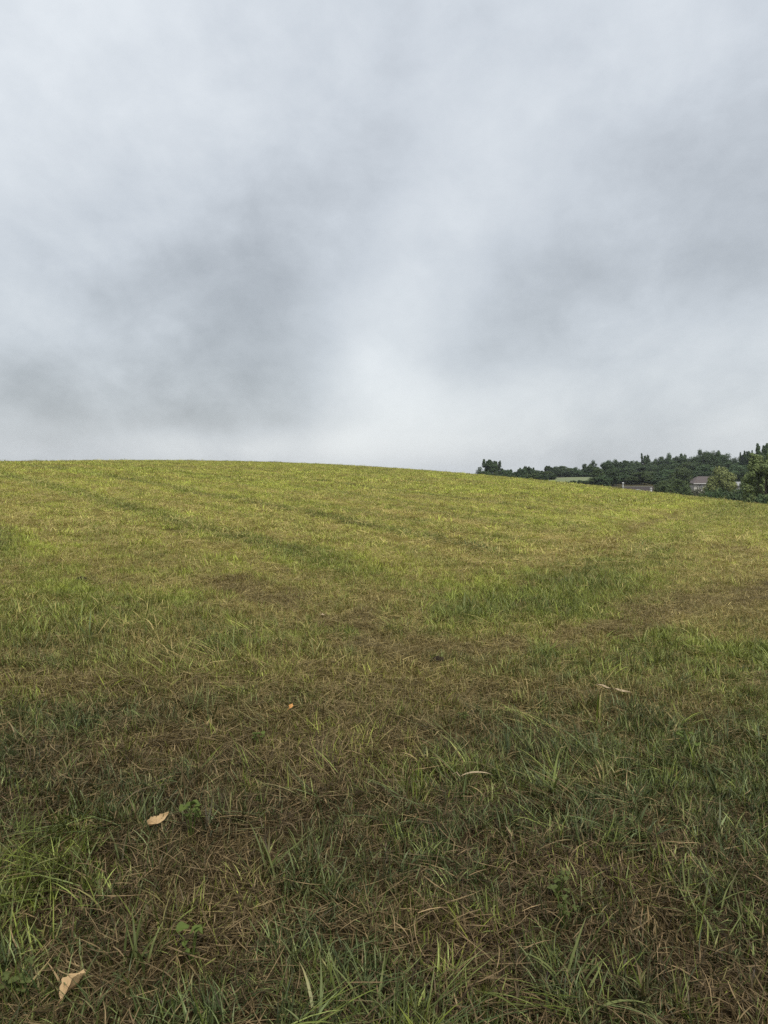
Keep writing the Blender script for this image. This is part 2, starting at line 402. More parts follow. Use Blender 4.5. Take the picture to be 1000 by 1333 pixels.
rg = np.random.default_rng(5)
PROTO = bpy.data.collections.new('blade_sources')
KINDS = {}
def proto(kind, parts):
    i = len(PROTO.objects)
    o = bpy.data.objects.new('source_%03d' % i, blade_mesh('grass_source', parts)); PROTO.objects.link(o)
    KINDS.setdefault(kind, []).append(i)
PI = math.pi
for v in range(4):
    proto('fine', [blades(16, (.06, .14), (.0026, .0046), (.05, .75), (.1, 1.2), .045, 4, rg)])
for v in range(4):
    proto('broad', [blades(7, (.12, .23), (.0055, .0095), (.15, .8), (.2, 1.3), .035, 5, rg), blades(5, (.06, .12), (.003, .005), (.1, .8), (.1, 1), .04, 3, rg)])
for v in range(4):
    proto('thatch', [blades(26, (.04, .17), (.0016, .0036), (1.25, 1.6), (-.15, .5), .10, 3, rg, z0=(.004, .045), dry=1, flat=True),
                     blades(5, (.04, .09), (.002, .004), (.4, 1.3), (0, .8), .08, 3, rg, dry=.6)])
for v in range(4):
    proto('lodged', [blades(14, (.18, .34), (.003, .0058), (.8, 1.25), (.2, .7), .09, 5, rg, az=0, spread=.45, dry=.2)])
for v in range(3):
    proto('short', [blades(26, (.025, .06), (.0026, .0045), (.05, .9), (.1, .9), .07, 3, rg)])
for v in range(4):
    proto('litter', [blades(34, (.012, .055), (.0014, .0036), (1.2, 1.6), (-.3, .5), .085, 2, rg, z0=(.002, .02), dry=.75, flat=True)])
for v in range(4):
    proto('mid', [blades(34, (.045, .095), (.0035, .0060), (.15, 1.25), (.1, 1.0), .15, 3, rg), blades(8, (.06, .16), (.003, .005), (1.1, 1.5), (0, .4), .15, 2, rg, z0=(.01, .05), dry=.8)])
for v in range(4):
    proto('farther', [blades(75, (.05, .11), (.007, .013), (.15, 1.3), (.1, .9), .36, 2, rg), blades(10, (.06, .18), (.006, .01), (1.1, 1.5), (0, .3), .36, 2, rg, z0=(.02, .06), dry=.8)])

def scatter_nodes():
    t = bpy.data.node_groups.new('blade_scatter', 'GeometryNodeTree')
    t.interface.new_socket(name='Geometry', in_out='INPUT', socket_type='NodeSocketGeometry')
    t.interface.new_socket(name='Geometry', in_out='OUTPUT', socket_type='NodeSocketGeometry')
    gi = t.nodes.new('NodeGroupInput'); go = t.nodes.new('NodeGroupOutput')
    ci = t.nodes.new('GeometryNodeCollectionInfo'); ci.inputs['Collection'].default_value = PROTO
    ci.inputs['Separate Children'].default_value = True; ci.inputs['Reset Children'].default_value = True
    ip = t.nodes.new('GeometryNodeInstanceOnPoints'); ip.inputs['Pick Instance'].default_value = True
    def na(name, ty):
        n = t.nodes.new('GeometryNodeInputNamedAttribute'); n.data_type = ty; n.inputs['Name'].default_value = name
        return [o for o in n.outputs if o.enabled and o.name == 'Attribute'][0]
    er = t.nodes.new('FunctionNodeEulerToRotation')
    t.links.new(na('turn', 'FLOAT_VECTOR'), er.inputs[0]); t.links.new(er.outputs[0], ip.inputs['Rotation'])
    t.links.new(na('size', 'FLOAT_VECTOR'), ip.inputs['Scale']); t.links.new(na('pick', 'INT'), ip.inputs['Instance Index'])
    t.links.new(gi.outputs[0], ip.inputs['Points']); t.links.new(ci.outputs[0], ip.inputs['Instance'])
    t.links.new(ip.outputs[0], go.inputs[0])
    return t
SCATTER = scatter_nodes()
def grass_object(X, Y, pick, turn, size, tint):
    me = bpy.data.meshes.new('grass'); n = len(X); Z = terrain(X, Y)
    me.vertices.add(n); me.vertices.foreach_set('co', np.c_[X, Y, Z].astype(np.float32).ravel())
    a = me.attributes.new('pick', 'INT', 'POINT'); a.data.foreach_set('value', pick.astype(np.int32))
    a = me.attributes.new('turn', 'FLOAT_VECTOR', 'POINT'); a.data.foreach_set('vector', turn.astype(np.float32).ravel())
    a = me.attributes.new('size', 'FLOAT_VECTOR', 'POINT'); a.data.foreach_set('vector', size.astype(np.float32).ravel())
    colattr(me, 'tint', tint)
    o = link('grass', me); o['kind'] = 'stuff'
    o['label'] = 'wet mown grass and dead litter covering the knoll'
    md = o.modifiers.new('scatter', 'NODES'); md.node_group = SCATTER
    return o
R2 = np.random.default_rng(23)
ALLP = []
def sow(kind, y0, y1, dens, keep, size, tilt=.12, margin=2.2, drybias=0.0, aim=None):
    """dens per square metre over the wedge in view plus a margin at its sides"""
    wmax = .60 * y1 + margin
    n = int(dens * 2 * wmax * (y1 - y0)); X = R2.uniform(-wmax, wmax, n); Y = R2.uniform(y0, y1, n)
    ok = np.abs(X) < .60 * np.maximum(Y, 0) + margin
    X, Y = X[ok], Y[ok]
    c = cover(X, Y); k = keep(X, Y, *c)
    ok = R2.random(len(X)) < k
    X, Y = X[ok], Y[ok]; c = [q[ok] for q in c]; n = len(X)
    d, l, h, s, t = c
    idx = np.array(KINDS[kind]); pick = idx[R2.integers(0, len(idx), n)]
    turn = np.c_[R2.normal(0, tilt, n), R2.normal(0, tilt, n), R2.uniform(0, 2 * PI, n) if aim is None else aim(X, Y) + R2.normal(0, .35, n)]
    sz = size(h) * R2.uniform(.75, 1.3, n); sz = sz * np.where(R2.random(n) < .05, np.where(Y < 8, 1.25, R2.uniform(1.3, 1.9, n)), 1.0); size3 = np.c_[sz, sz, sz]
    tint = np.c_[(d + drybias + R2.normal(0, .10, n)).clip(0, 1), (l + R2.normal(0, .12, n)).clip(0, 1), R2.random(n), s]
    ALLP.append((X, Y, pick, turn, size3, tint))
lod = lambda a, b, Y: sstep(a, b, Y)
NEAR0, NEAR1 = .8, 11.0
green_w = lambda d, t: (1.0 - .62 * d) * (1 - .75 * t)
sow('fine', NEAR0, NEAR1, 500, lambda X, Y, d, l, h, s, t: green_w(d, t) * (.15 + .85 * sstep(.34, .54, fbm(X * 6, Y * 6, 151, 2))) * (1 - lod(8.5, 11, Y)), lambda h: .50 + .36 * h)
sow('litter', NEAR0, NEAR1, 190, lambda X, Y, d, l, h, s, t: (1 - .4 * lod(5, 9, Y)) * (1 - lod(8.5, 11, Y)), lambda h: 1.0 + 0 * h, drybias=.1)
sow('short', NEAR0, NEAR1, 260, lambda X, Y, d, l, h, s, t: (1 - .45 * t) * (1 - lod(8.5, 11, Y)), lambda h: .8 + .2 * h)
sow('broad', NEAR0, 9.5, 42, lambda X, Y, d, l, h, s, t: ((h - .55) * 1.1).clip(0, 1) * (1 - d) * (1 - t) * (1 - lod(7.5, 9.5, Y)), lambda h: .42 + .34 * h)
sow('thatch', NEAR0, NEAR1, 170, lambda X, Y, d, l, h, s, t: (.22 + .8 * d + .25 * t).clip(0, 1) * (1 - lod(8.5, 11, Y)), lambda h: .9 + 0 * h, drybias=.25)
aimf = lambda X, Y: 2 * PI * 1.3 * fbm(X * .6 + 5, Y * .6, 61)
sow('lodged', NEAR0, 7.0, 36, lambda X, Y, d, l, h, s, t: sstep(.5, .68, fbm(X * .8, Y * .8, 91)) * (1 - .5 * t) * (1 - lod(5.5, 7, Y)), lambda h: .5 + .25 * h, aim=aimf, drybias=-.2)
gaps = lambda X, Y: sstep(.30, .52, fbm(X * 3.6, Y * 2.6, 131, 2))
sow('mid', 8.5, 27, 70, lambda X, Y, d, l, h, s, t: (.25 + .75 * gaps(X, Y)) * (1 - .7 * t) * lod(8.5, 11, Y) * (1 - lod(22, 27, Y)), lambda h: .55 + .55 * h)
sow('thatch', 8.5, 27, 24, lambda X, Y, d, l, h, s, t: (.2 + .8 * d) * lod(8.5, 11, Y) * (1 - lod(20, 27, Y)), lambda h: 1.25 + 0 * h, drybias=.2)
def crest_ok(X, Y):
    v = X / np.maximum(Y, 1)
    yc = np.sqrt(1.6 / np.maximum(.00115 * v * v + .00019753 + .00018111 * v, 5e-5))
    return (Y < yc * 1.25 + 6).astype(float)
sow('farther', 22, 118, 10.5, lambda X, Y, d, l, h, s, t: (.4 + .6 * sstep(.26, .45, fbm(X * 1.1, Y * .8, 141, 2))) * (1 - .6 * t) * lod(22, 27, Y) * crest_ok(X, Y), lambda h: .6 + .5 * h, margin=5)
P = [np.concatenate([a[i] for a in ALLP]) for i in range(6)]
grass_object(*P)
print('grass instances', len(P[0]))

# ------------------------------------------------------------------ trees
def foliage_material(name, dark, light, trans=.25):
    m, t = material(name)
    a = t.sep(t.attr('clump').outputs['Color'])
    oi = t.new('ShaderNodeObjectInfo').outputs['Random']
    f = t.math('ADD', t.math('MULTIPLY', a[0], .5), t.math('MULTIPLY', oi, .65))
    col = t.mix(f, dark + (1,), light + (1,))
    h = t.new('ShaderNodeHueSaturation'); t.put(h.inputs['Hue'], t.math('ADD', t.math('MULTIPLY', oi, .035), .482))
    t.put(h.inputs['Value'], t.math('ADD', t.math('MULTIPLY', a[1], .5), .75)); t.l.new(col, h.inputs['Color'])
    leafy_output(t, h.outputs[0], rough=.6, spec=.2, trans=trans)
    return m
F_DARK = foliage_material('foliage_dark', (.024, .048, .018), (.078, .116, .044))
F_MID = foliage_material('foliage_green', (.034, .056, .018), (.092, .122, .042))
F_PALE = foliage_material('foliage_pale', (.090, .118, .036), (.230, .245, .085))
F_EDGE = foliage_material('foliage_edge', (.070, .105, .034), (.205, .250, .090))
F_GREY = foliage_material('foliage_grey', (.055, .060, .036), (.105, .105, .062))
BARK = simple('bark', (.075, .060, .046), .9, .35, 6, .2, .6)

def tube(pts, rad, n=7):
    V = []; F = []
    for i, (p, r) in enumerate(zip(pts, rad)):
        a = Vector(pts[min(i + 1, len(pts) - 1)]) - Vector(pts[max(i - 1, 0)]); a.normalize()
        q = a.to_track_quat('Z', 'Y')
        for k in range(n):
            V.append(Vector(p) + q @ Vector((math.cos(2 * PI * k / n) * r, math.sin(2 * PI * k / n) * r, 0)))
    for i in range(len(pts) - 1):
        for k in range(n):
            F.append((i * n + k, i * n + (k + 1) % n, (i + 1) * n + (k + 1) % n, (i + 1) * n + k))
    return [tuple(v) for v in V], F
def join(parts):
    V = []; F = []; b = 0
    for v, f in parts:
        V += list(v); F += [tuple(i + b for i in q) for q in f]; b += len(v)
    return V, F
def mesh_py(name, VF, mat=None):
    me = bpy.data.meshes.new(name); me.from_pydata([tuple(v) for v in VF[0]], [], [tuple(f) for f in VF[1]]); me.update()
    if mat: me.materials.append(mat)
    return me

def crown_mesh(form, seed, mat, leaf=.36, per=110):
    """leaf clumps spread through a crown of unit shape; height 10, returns mesh and lobe centres"""
    r = np.random.default_rng(seed); lob = []
    if form == 'round':
        a, c, zc0 = 3.5, 5.0, 4.9
        for k in range(95):
            d = r.normal(size=3); d /= np.linalg.norm(d); q = r.uniform(.45, .88)
            lob.append((d[0] * a * q, d[1] * a * q, zc0 + d[2] * c * q, r.uniform(.5, 1.15)))
    elif form == 'oval':
        a, c, zc0 = 2.3, 5.0, 4.9
        for k in range(80):
            d = r.normal(size=3); d /= np.linalg.norm(d); q = r.uniform(.4, .9)
            lob.append((d[0] * a * q, d[1] * a * q, zc0 + d[2] * c * q, r.uniform(.42, .95)))
    elif form == 'ragged':
        for k in range(52):
            z = r.uniform(.5, 8.6); m = 2.9 * math.sin(PI * ((z + .6) / 11.0)) ** .7 * r.uniform(.25, 1.15); p = r.uniform(0, 2 * PI)
            lob.append((m * math.cos(p), m * math.sin(p), z, r.uniform(.4, .95)))
        for k in range(8):
            p = r.uniform(0, 2 * PI); m = r.uniform(.3, 2.3); zt = r.uniform(8.8, 10.3)
            for j in range(4): lob.append((m * math.cos(p), m * math.sin(p), zt - .7 * j, .36 + .12 * j))
    elif form == 'spire':
        for k in range(40):
            z = r.uniform(.3, 10) ; m = 1.35 * (1 - z / 10.8) ** .8 * r.uniform(.3, 1.0); p = r.uniform(0, 2 * PI)
            lob.append((m * math.cos(p), m * math.sin(p), z, .30 + .45 * (1 - z / 10.5)))
    elif form == 'bush':
        for k in range(40):
            d = r.normal(size=3); d /= np.linalg.norm(d); q = r.uniform(.3, .9)
            lob.append((d[0] * 5.2 * q, d[1] * 5.2 * q, max(.7, 4.2 + d[2] * 4.8 * q), r.uniform(1.1, 2.1)))
    lob = np.array(lob); N = len(lob)
    cen = np.repeat(lob[:, :3], per, 0); rad = np.repeat(lob[:, 3], per)
    d = r.normal(size=(N * per, 3)); d /= np.linalg.norm(d, axis=1)[:, None]
    rr = rad * r.uniform(.35, 1.12, N * per) ** .6
    pos = cen + d * rr[:, None]
    ax = d + r.normal(0, .38, d.shape) + np.array([0, 0, .35]); ax /= np.linalg.norm(ax, axis=1)[:, None]
    t1 = np.cross(ax, r.normal(size=d.shape)); t1 /= np.linalg.norm(t1, axis=1)[:, None]; t2 = np.cross(ax, t1)
    s = leaf * r.uniform(.5, 1.1, N * per)[:, None] * .5
    V = np.stack([pos - t1 * s * 1.35, pos + t2 * s * .8, pos + t1 * s * 1.35 + ax * s * .3, pos - t2 * s * .8], 1).reshape(-1, 3)
    F = np.arange(len(V)).reshape(-1, 4)
    me = new_mesh('crown', V, F)
    lr = np.repeat(r.random(N), per) * .7 + r.random(N * per) * .3
    colattr(me, 'clump', np.repeat(np.c_[lr, r.random(N * per), lr, lr], 4, 0)); me.materials.append(mat)
    return me, lob
def trunk_mesh(form, seed, lob):
    r = random.Random(seed); parts = []
    top = 8.6 if form != 'bush' else 3.5
    pts = [(0, 0, -.6)]; x = y = 0
    for k in range(1, 6):
        x += r.uniform(-.18, .18); y += r.uniform(-.18, .18); pts.append((x, y, top * k / 5))
    rad = [.34, .27, .21, .15, .09, .03]
    parts.append(tube(pts, rad))
    for k in range(9):
        i = r.randrange(len(lob)); c = lob[i]; j = r.randint(1, 3); b = pts[j]
        z0 = min(b[2], c[2] * .8)
        m = (b[0] * .45 + c[0] * .55, b[1] * .45 + c[1] * .55, z0 * .5 + c[2] * .5 - .3)
        parts.append(tube([(b[0], b[1], z0), m, (c[0], c[1], c[2])], [.11, .07, .02], 5))
    return mesh_py('trunk', join(parts), BARK)
MAKES = {}
def make(kind, form, mat, seed, leaf=.36, per=110):
    c, lob = crown_mesh(form, seed, mat, leaf, per); MAKES.setdefault(kind, []).append((c, trunk_mesh(form, seed, lob)))
for i in range(4): make('round', 'round', F_DARK, 100 + i)
for i in range(3): make('oval', 'oval', F_DARK, 120 + i)
for i in range(3): make('ragged', 'ragged', F_DARK, 140 + i, .38)
for i in range(2): make('spire', 'spire', F_DARK, 160 + i, .34)
for i in range(3): make('green', 'round', F_MID, 180 + i)
for i in range(2): make('greenoval', 'oval', F_MID, 190 + i)
make('pale', 'round', F_PALE, 200, .34, 190)
for i in range(2): make('edge', 'ragged', F_EDGE, 210 + i, .34, 190)
for i in range(2): make('bush', 'bush', F_MID, 220 + i, .75)
make('greybush', 'bush', F_GREY, 230, .7)
for i in range(2): make('darkbush', 'bush', F_DARK, 240 + i, .75)
count = {}
def tree(kind, px, top, Y, wpx, label, group=None, name='tree', cat='tree'):
    """a tree whose crown top reaches a given height above eye level at distance Y"""
    x, y = at(px, Y); g = ground(x, y)
    ztop = 1.6 + (YH - top) / FPX * Y; h = max(ztop - g, 1.0)
    w = wpx / FPX * Y * (1.62 if group == WOOD else 1.34)
    i = count.get(kind, 0); count[kind] = i + 1
    c, t = MAKES[kind][i % len(MAKES[kind])]
    full = {'round': 8.0, 'green': 8.0, 'pale': 8.0, 'oval': 4.5, 'greenoval': 4.6, 'ragged': 6.4, 'edge': 6.4, 'spire': 3.0}.get(kind, 12.5)
    s = w / full
    o = empty(name, (x, y, g), label, cat, (i * 2.399) % (2 * PI), (s, s * (.9 + .2 * ((i * .37) % 1)), h / 10.0), group)
    link('crown', c, None, o); link('trunk', t, None, o)
    return o
WOOD = 'trees of the wood on the rise'
def ordinal(i, n):
    if n == 1: return 'only'
    if i == 0: return 'leftmost'
    if i == n - 1: return 'rightmost'
    if n == 3: return 'middle'
    return ('second', 'third', 'fourth', 'fifth', 'sixth', 'seventh', 'eighth', 'ninth', 'tenth', 'eleventh', 'twelfth', 'thirteenth')[i - 1]
def row(items, group, naming):
    """trees of one row: each is told apart by its rank in the wood, what it stands beside and its order from the left"""
    cells = {}
    for it in items: cells.setdefault(naming(*it), []).append(it)
    for (kindw, where), l in cells.items():
        l.sort(key=lambda q: q[0])
        for i, (px, top, Y, w, k) in enumerate(l):
            o = ordinal(i, len(l))
            tree(k, px, top, Y, w, (kindw + ' ' + where) if o == 'only' else '%s %s of those %s' % (o, kindw, where) if o in ('leftmost', 'rightmost', 'middle') else '%s %s from the left %s' % (o, kindw, where), group)
def wood_name(px, top, Y, w, k):
    rank = 'skyline' if Y > 320 else 'second-rank' if Y > 284 else 'front-rank'
    where = ('above the pale post, left of the thin conifers' if px < 831 else 'right beside the thin conifers' if px < 862 else 'between thin conifers and pale house' if px < 904 else
             'directly above the pale house' if px < 936 else 'above the pale domed tree' if px < 953 else 'right of the pale domed tree' if px < 1000 else 'past the photo\'s right edge')
    return rank + ' wood tree', where
# left end of the wood, beyond the crest
L0 = 'trees at the low left end of the wood'
tree('bush', 616, 616, 262, 9, 'small round shrub at the far left end of the tree line', name='shrub', cat='shrub')
tree('round', 624, 610, 268, 15, 'low rounded tree just right of the leftmost shrub of the wood')
tree('ragged', 637, 599.5, 275, 20, 'tall ragged tree with spiky top standing over the left end of the wood')
tree('ragged', 645, 601, 279, 13, 'spiky thin-topped tree close behind the tall ragged one at the wood\'s left end')
tree('round', 633, 611, 258, 17, 'low broad tree in front of the tall ragged tree')
row(((652, 607.5, 280, 17, 'round'), (659, 609.5, 276, 15, 'round'), (645, 613, 256, 15, 'green'), (657, 614.5, 252, 13, 'round'),
                         (671, 613, 282, 14, 'round'), (668, 617, 256, 13, 'green'), (688, 616, 262, 15, 'green'), (698, 614.5, 262, 16, 'green'),
                         (707, 617, 258, 14, 'round'), (679, 617.5, 256, 13, 'round'), (694, 610, 285, 14, 'round'), (703, 611.5, 292, 15, 'round'),
                         (713, 612, 286, 14, 'green'), (678, 613, 290, 13, 'round'), (718, 616, 275, 15, 'round')), L0, lambda px, top, Y, w, k: (('green ' if k == 'green' else 'dark ') + ('low front' if Y < 270 else 'taller back') + ' tree', 'just right of the spiky trees' if px < 676 else 'left of the pale meadow'))
tree('oval', 663.5, 610, 284, 8, 'narrow dark tree poking up right of the spiky left-end trees')
row([q + ('ragged',) for q in ((680, 609.5, 280, 11), (686, 607.5, 284, 11), (692, 609, 288, 9))], L0, lambda *q: ('feathery tree', 'with thin tops, left of the meadow'))
tree('ragged', 715, 607, 330, 13, 'open-topped tree left of the pale meadow, gaps of sky in its top')
tree('round', 722, 606, 335, 13, 'dark flat-topped tree next to the open-topped one by the meadow')
tree('green', 733, 605.5, 345, 17, 'lighter green rounded tree above the middle of the pale meadow')
tree('round', 748, 607, 345, 12, 'dark tree just right of the lighter rounded tree above the meadow')
row([q + ('round',) for q in ((728, 610, 338, 15), (740, 611, 338, 16), (753, 611.5, 338, 15), (757, 608.5, 350, 14), (744, 608, 356, 14), (766, 610, 338, 14))], 'trees behind the pale meadow', lambda px, top, Y, w, k: ('dark tree' if Y < 340 else 'dark higher back tree', 'in the solid row behind the meadow'))
tree('oval', 761, 603.5, 340, 10, 'dark upright tree at the right end of the row behind the meadow')
tree('oval', 771, 598.5, 330, 9, 'tall narrow column-shaped tree rising above the row behind the meadow')
tree('round', 767, 604, 345, 11, 'small dark tree left of the tall column-shaped tree')
# shrubs along the near edge of the meadow
for px, top, w, lb in ((722, 627.6, 4, 'tiny shrub at the left tip of the pale meadow'), (727, 626.8, 5, 'small lone shrub near the left tip of the pale meadow'),
                       (738, 627.5, 9, 'low green shrub, leftmost of the run along the meadow foot'), (746, 624.5, 9, 'dark rounded shrub below the middle of the meadow'),
                       (755, 624, 9, 'rounded shrub right of the dark one at the meadow foot'), (764, 624.5, 12, 'greyish green shrub at the right end of the meadow')):
    tree('bush' if 'dark' not in lb else 'darkbush', px, top, 246, w, lb, 'shrubs along the pale meadow', 'shrub', 'shrub')
# trees right of the meadow, left of the low building
tree('round', 791, 597.5, 262, 19, 'tall dark tree with a domed head right of the pale meadow')
tree('green', 778, 606.5, 250, 18, 'rounded green tree at the right edge of the pale meadow')
tree('green', 775, 619, 232, 17, 'low green tree in front, at the right corner of the pale meadow')
tree('round', 786, 617, 228, 18, 'low dark tree in front, left of the pale post')
tree('round', 797, 608, 235, 20, 'broad dark tree behind and left of the pale post')
tree('bush', 793, 630, 206, 8, 'small light green bush at the field edge left of the pale post', name='bush', cat='bush')
tree('green', 832, 614, 240, 27, 'large rounded tree directly behind the long low roof')
tree('round', 812, 617, 242, 22, 'dark tree behind the pale post')
tree('green', 822, 619, 238, 16, 'mid-sized tree between the pale post and the large rounded tree')
# the wood itself, ranks going back
tree('spire', 835, 591, 352, 6, 'thin dead-straight conifer, left of a pair rising over the wood')
tree('spire', 839, 592, 350, 7, 'second thin conifer of the pair rising over the wood')
tree('ragged', 841.5, 594, 352, 9, 'scraggy tree top right beside the thin conifer pair')
row(((801, 596.5, 345, 15, 'round'), (809, 600, 340, 14, 'round'), (815, 600.5, 330, 14, 'ragged'), (821, 600.5, 345, 12, 'oval'), (828, 596.5, 350, 13, 'round'),
     (848, 597.5, 350, 13, 'round'), (854, 595, 352, 13, 'round'), (860, 594, 352, 11, 'oval'), (866, 594.5, 350, 11, 'round'),
     (880, 590, 350, 14, 'round'), (895, 592.5, 345, 14, 'round'), (902, 592.5, 345, 14, 'round'), (909, 591, 345, 13, 'oval'),
     (806, 608, 300, 19, 'round'), (819, 607, 300, 19, 'round'), (829, 605, 305, 18, 'oval'), (842, 604, 305, 19, 'round'), (855, 604, 305, 19, 'round'),
     (868, 602, 305, 19, 'round'), (845, 611, 285, 18, 'green'), (857, 612, 280, 19, 'round'), (880, 600, 300, 20, 'round'),
     (893, 600, 295, 20, 'green'), (906, 599, 295, 20, 'round'), (871, 609, 275, 20, 'round'), (849, 618, 262, 15, 'round'), (858, 620, 255, 16, 'round'),
     (917, 602, 280, 20, 'round'), (930, 602, 280, 20, 'round'), (946, 600, 280, 22, 'round'), (960, 603, 275, 22, 'round'), (957, 593, 330, 13, 'round'), (964, 596.5, 325, 15, 'round'),
     (912, 611, 268, 20, 'round'), (925, 612, 265, 20, 'round'), (957, 611, 255, 22, 'round'), (970, 606, 240, 20, 'round'), (985, 600, 250, 20, 'round'), (997, 597, 240, 22, 'round'),
     (1012, 596, 250, 26, 'round'), (1030, 597, 250, 28, 'round'), (1050, 600, 240, 28, 'round'), (980, 612, 200, 20, 'green'), (900, 612, 272, 18, 'round'), (900, 604, 285, 16, 'oval')), WOOD, wood_name)
tree('oval', 871, 589, 345, 11, 'upright dark tree breaking the wood\'s outline, right of the thin conifers')
tree('oval', 888, 588, 345, 9, 'narrow pointed tree between two domed tops on the wood\'s outline')
tree('round', 915, 583, 300, 18, 'tall dark tree with a flat clumped head, above the pale house')
tree('round', 924, 585, 305, 15, 'dark tree filling the gap between the two tallest heads above the pale house')
tree('round', 932, 582, 300, 17, 'tallest dark tree over the pale house, knob-shaped top')
tree('round', 943, 588, 295, 22, 'broad dark tree sloping down right of the tallest one over the house')
tree('ragged', 968, 589, 290, 10, 'thin see-through tree top, first right of the dip in the wood')
tree('ragged', 974, 588.5, 285, 11, 'open feathery tree right of the thin see-through one')
tree('round', 986, 585, 220, 18, 'dark tree with layered boughs near the right edge of the photo')
tree('ragged', 995, 580.5, 200, 19, 'tall tree cut by the right edge, layered boughs against the sky')
# greener trees nearer the field edge
NEARG = 'greener trees along the field edge'
tree('green', 886, 605, 226, 26, 'large grey-green tree left of and behind the pale house')
row(((861, 624, 176, 20, 'green'), (874, 619, 182, 22, 'green'), (884, 620, 178, 22, 'green')), NEARG, lambda *q: ('rounded green tree', 'at the field edge between the two roofs'))
tree('greenoval', 868, 628, 160, 17, 'low green tree right against the field, nearest the white post')
tree('green', 893, 630, 165, 16, 'low green tree at the field edge just left of the pale house')
tree('greybush', 904, 631.5, 168, 28, 'greyish brown shrub in front of the pale house wall', name='shrub', cat='shrub')
tree('pale', 939, 607, 158, 36, 'pale green domed tree just right of the pale house')
tree('darkbush', 926, 632, 140, 18, 'dark bush under the right end of the house roof', name='bush', cat='bush')
tree('darkbush', 935, 630, 135, 20, 'dark bush below the pale domed tree', name='bush', cat='bush')
tree('darkbush', 948, 632, 130, 20, 'dark bush right below the pale domed tree\'s right side', name='bush', cat='bush')
tree('darkbush', 961, 628.2, 126, 26, 'dark bush below the small grey roof', name='bush', cat='bush')
tree('bush', 916, 636.5, 150, 15, 'low green bush in front of the house, between grey shrub and dark bush', name='bush', cat='bush')
tree('green', 977, 612, 140, 24, 'green tree right of the small grey roof')
tree('darkbush', 974, 632, 118, 22, 'dark bush under the large yellowish tree at the right edge', name='bush', cat='bush')
tree('edge', 997, 594, 98, 40, 'large yellow-green tree cut by the right edge, nearest of all the trees')
tree('edge', 985, 608, 104, 26, 'smaller yellow-green tree leaning left of the large one at the right edge')
tree('edge', 1026, 592, 96, 40, 'large yellow-green tree beyond the right edge of the photo')
tree('darkbush', 992, 640, 92, 24, 'dark bush at the foot of the large yellow-green tree', name='bush', cat='bush')

# ------------------------------------------------------------------ buildings
def box(x0, x1, y0, y1, z0, z1):
    V = [(x0, y0, z0), (x1, y0, z0), (x1, y1, z0), (x0, y1, z0), (x0, y0, z1), (x1, y0, z1), (x1, y1, z1), (x0, y1, z1)]
    return V, [(0, 3, 2, 1), (4, 5, 6, 7), (0, 1, 5, 4), (1, 2, 6, 5), (2, 3, 7, 6), (3, 0, 4, 7)]
WALL = simple('cream_siding', (.43, .41, .365), .8, .08, 3)
WHITE = simple('white_paint', (.44, .44, .42), .6, .06, 3)
ROOF = simple('brown_shingle', (.080, .066, .062), .9, .3, 5, .2, .4)
ROOFD = simple('dark_shingle', (.040, .032, .030), .9, .3, 5, .2, .4)
ROOFP = simple('grey_metal_roof', (.22, .22, .21), .5, .12, 3)
GLASS = simple('window_glass', (.20, .20, .19), .15, .1, 2, .5)
TRIM = simple('trim', (.62, .61, .58), .6, .06, 3)
def part(name, VF, mat, parent): return link(name, mesh_py(name, VF, mat), None, parent)
def window(parent, x, z, w, h, y):
    f = part('window', join([box(x - w / 2 - .09, x + w / 2 + .09, y - .05, y + .02, z - .1, z), box(x - w / 2 - .09, x + w / 2 + .09, y - .05, y + .02, z + h, z + h + .1),
                             box(x - w / 2 - .09, x - w / 2, y - .05, y + .02, z, z + h), box(x + w / 2, x + w / 2 + .09, y - .05, y + .02, z, z + h),
                             box(x - .03, x + .03, y - .04, y + .015, z, z + h)]), TRIM, parent)
    part('pane', box(x - w / 2, x + w / 2, y - .02, y + .03, z, z + h), GLASS, f)
def roof_hip(x0, x1, y0, y1, z, h, inset, th=.14):
    a = (y0 + y1) / 2
    V = [(x0, y0, z), (x1, y0, z), (x1, y1, z), (x0, y1, z), (x0 + inset, a, z + h), (x1 - inset, a, z + h)]
    B = [(p[0], p[1], p[2] - th) for p in V[:4]]
    return V + B, [(0, 1, 5, 4), (1, 2, 5), (2, 3, 4, 5), (3, 0, 4), (0, 6, 7, 1), (1, 7, 8, 2), (2, 8, 9, 3), (3, 9, 6, 0), (6, 9, 8, 7)]
def roof_gable(x0, x1, y0, y1, z, h, th=.14):
    a = (y0 + y1) / 2
    V = [(x0, y0, z), (x1, y0, z), (x1, a, z + h), (x0, a, z + h), (x1, y1, z), (x0, y1, z)]
    V += [(p[0], p[1], p[2] - th) for p in V]
    return V, [(0, 1, 2, 3), (3, 2, 4, 5), (6, 9, 8, 7), (9, 11, 10, 8), (0, 6, 7, 1), (5, 4, 10, 11), (0, 3, 9, 6), (3, 5, 11, 9), (1, 7, 8, 2), (2, 8, 10, 4)]
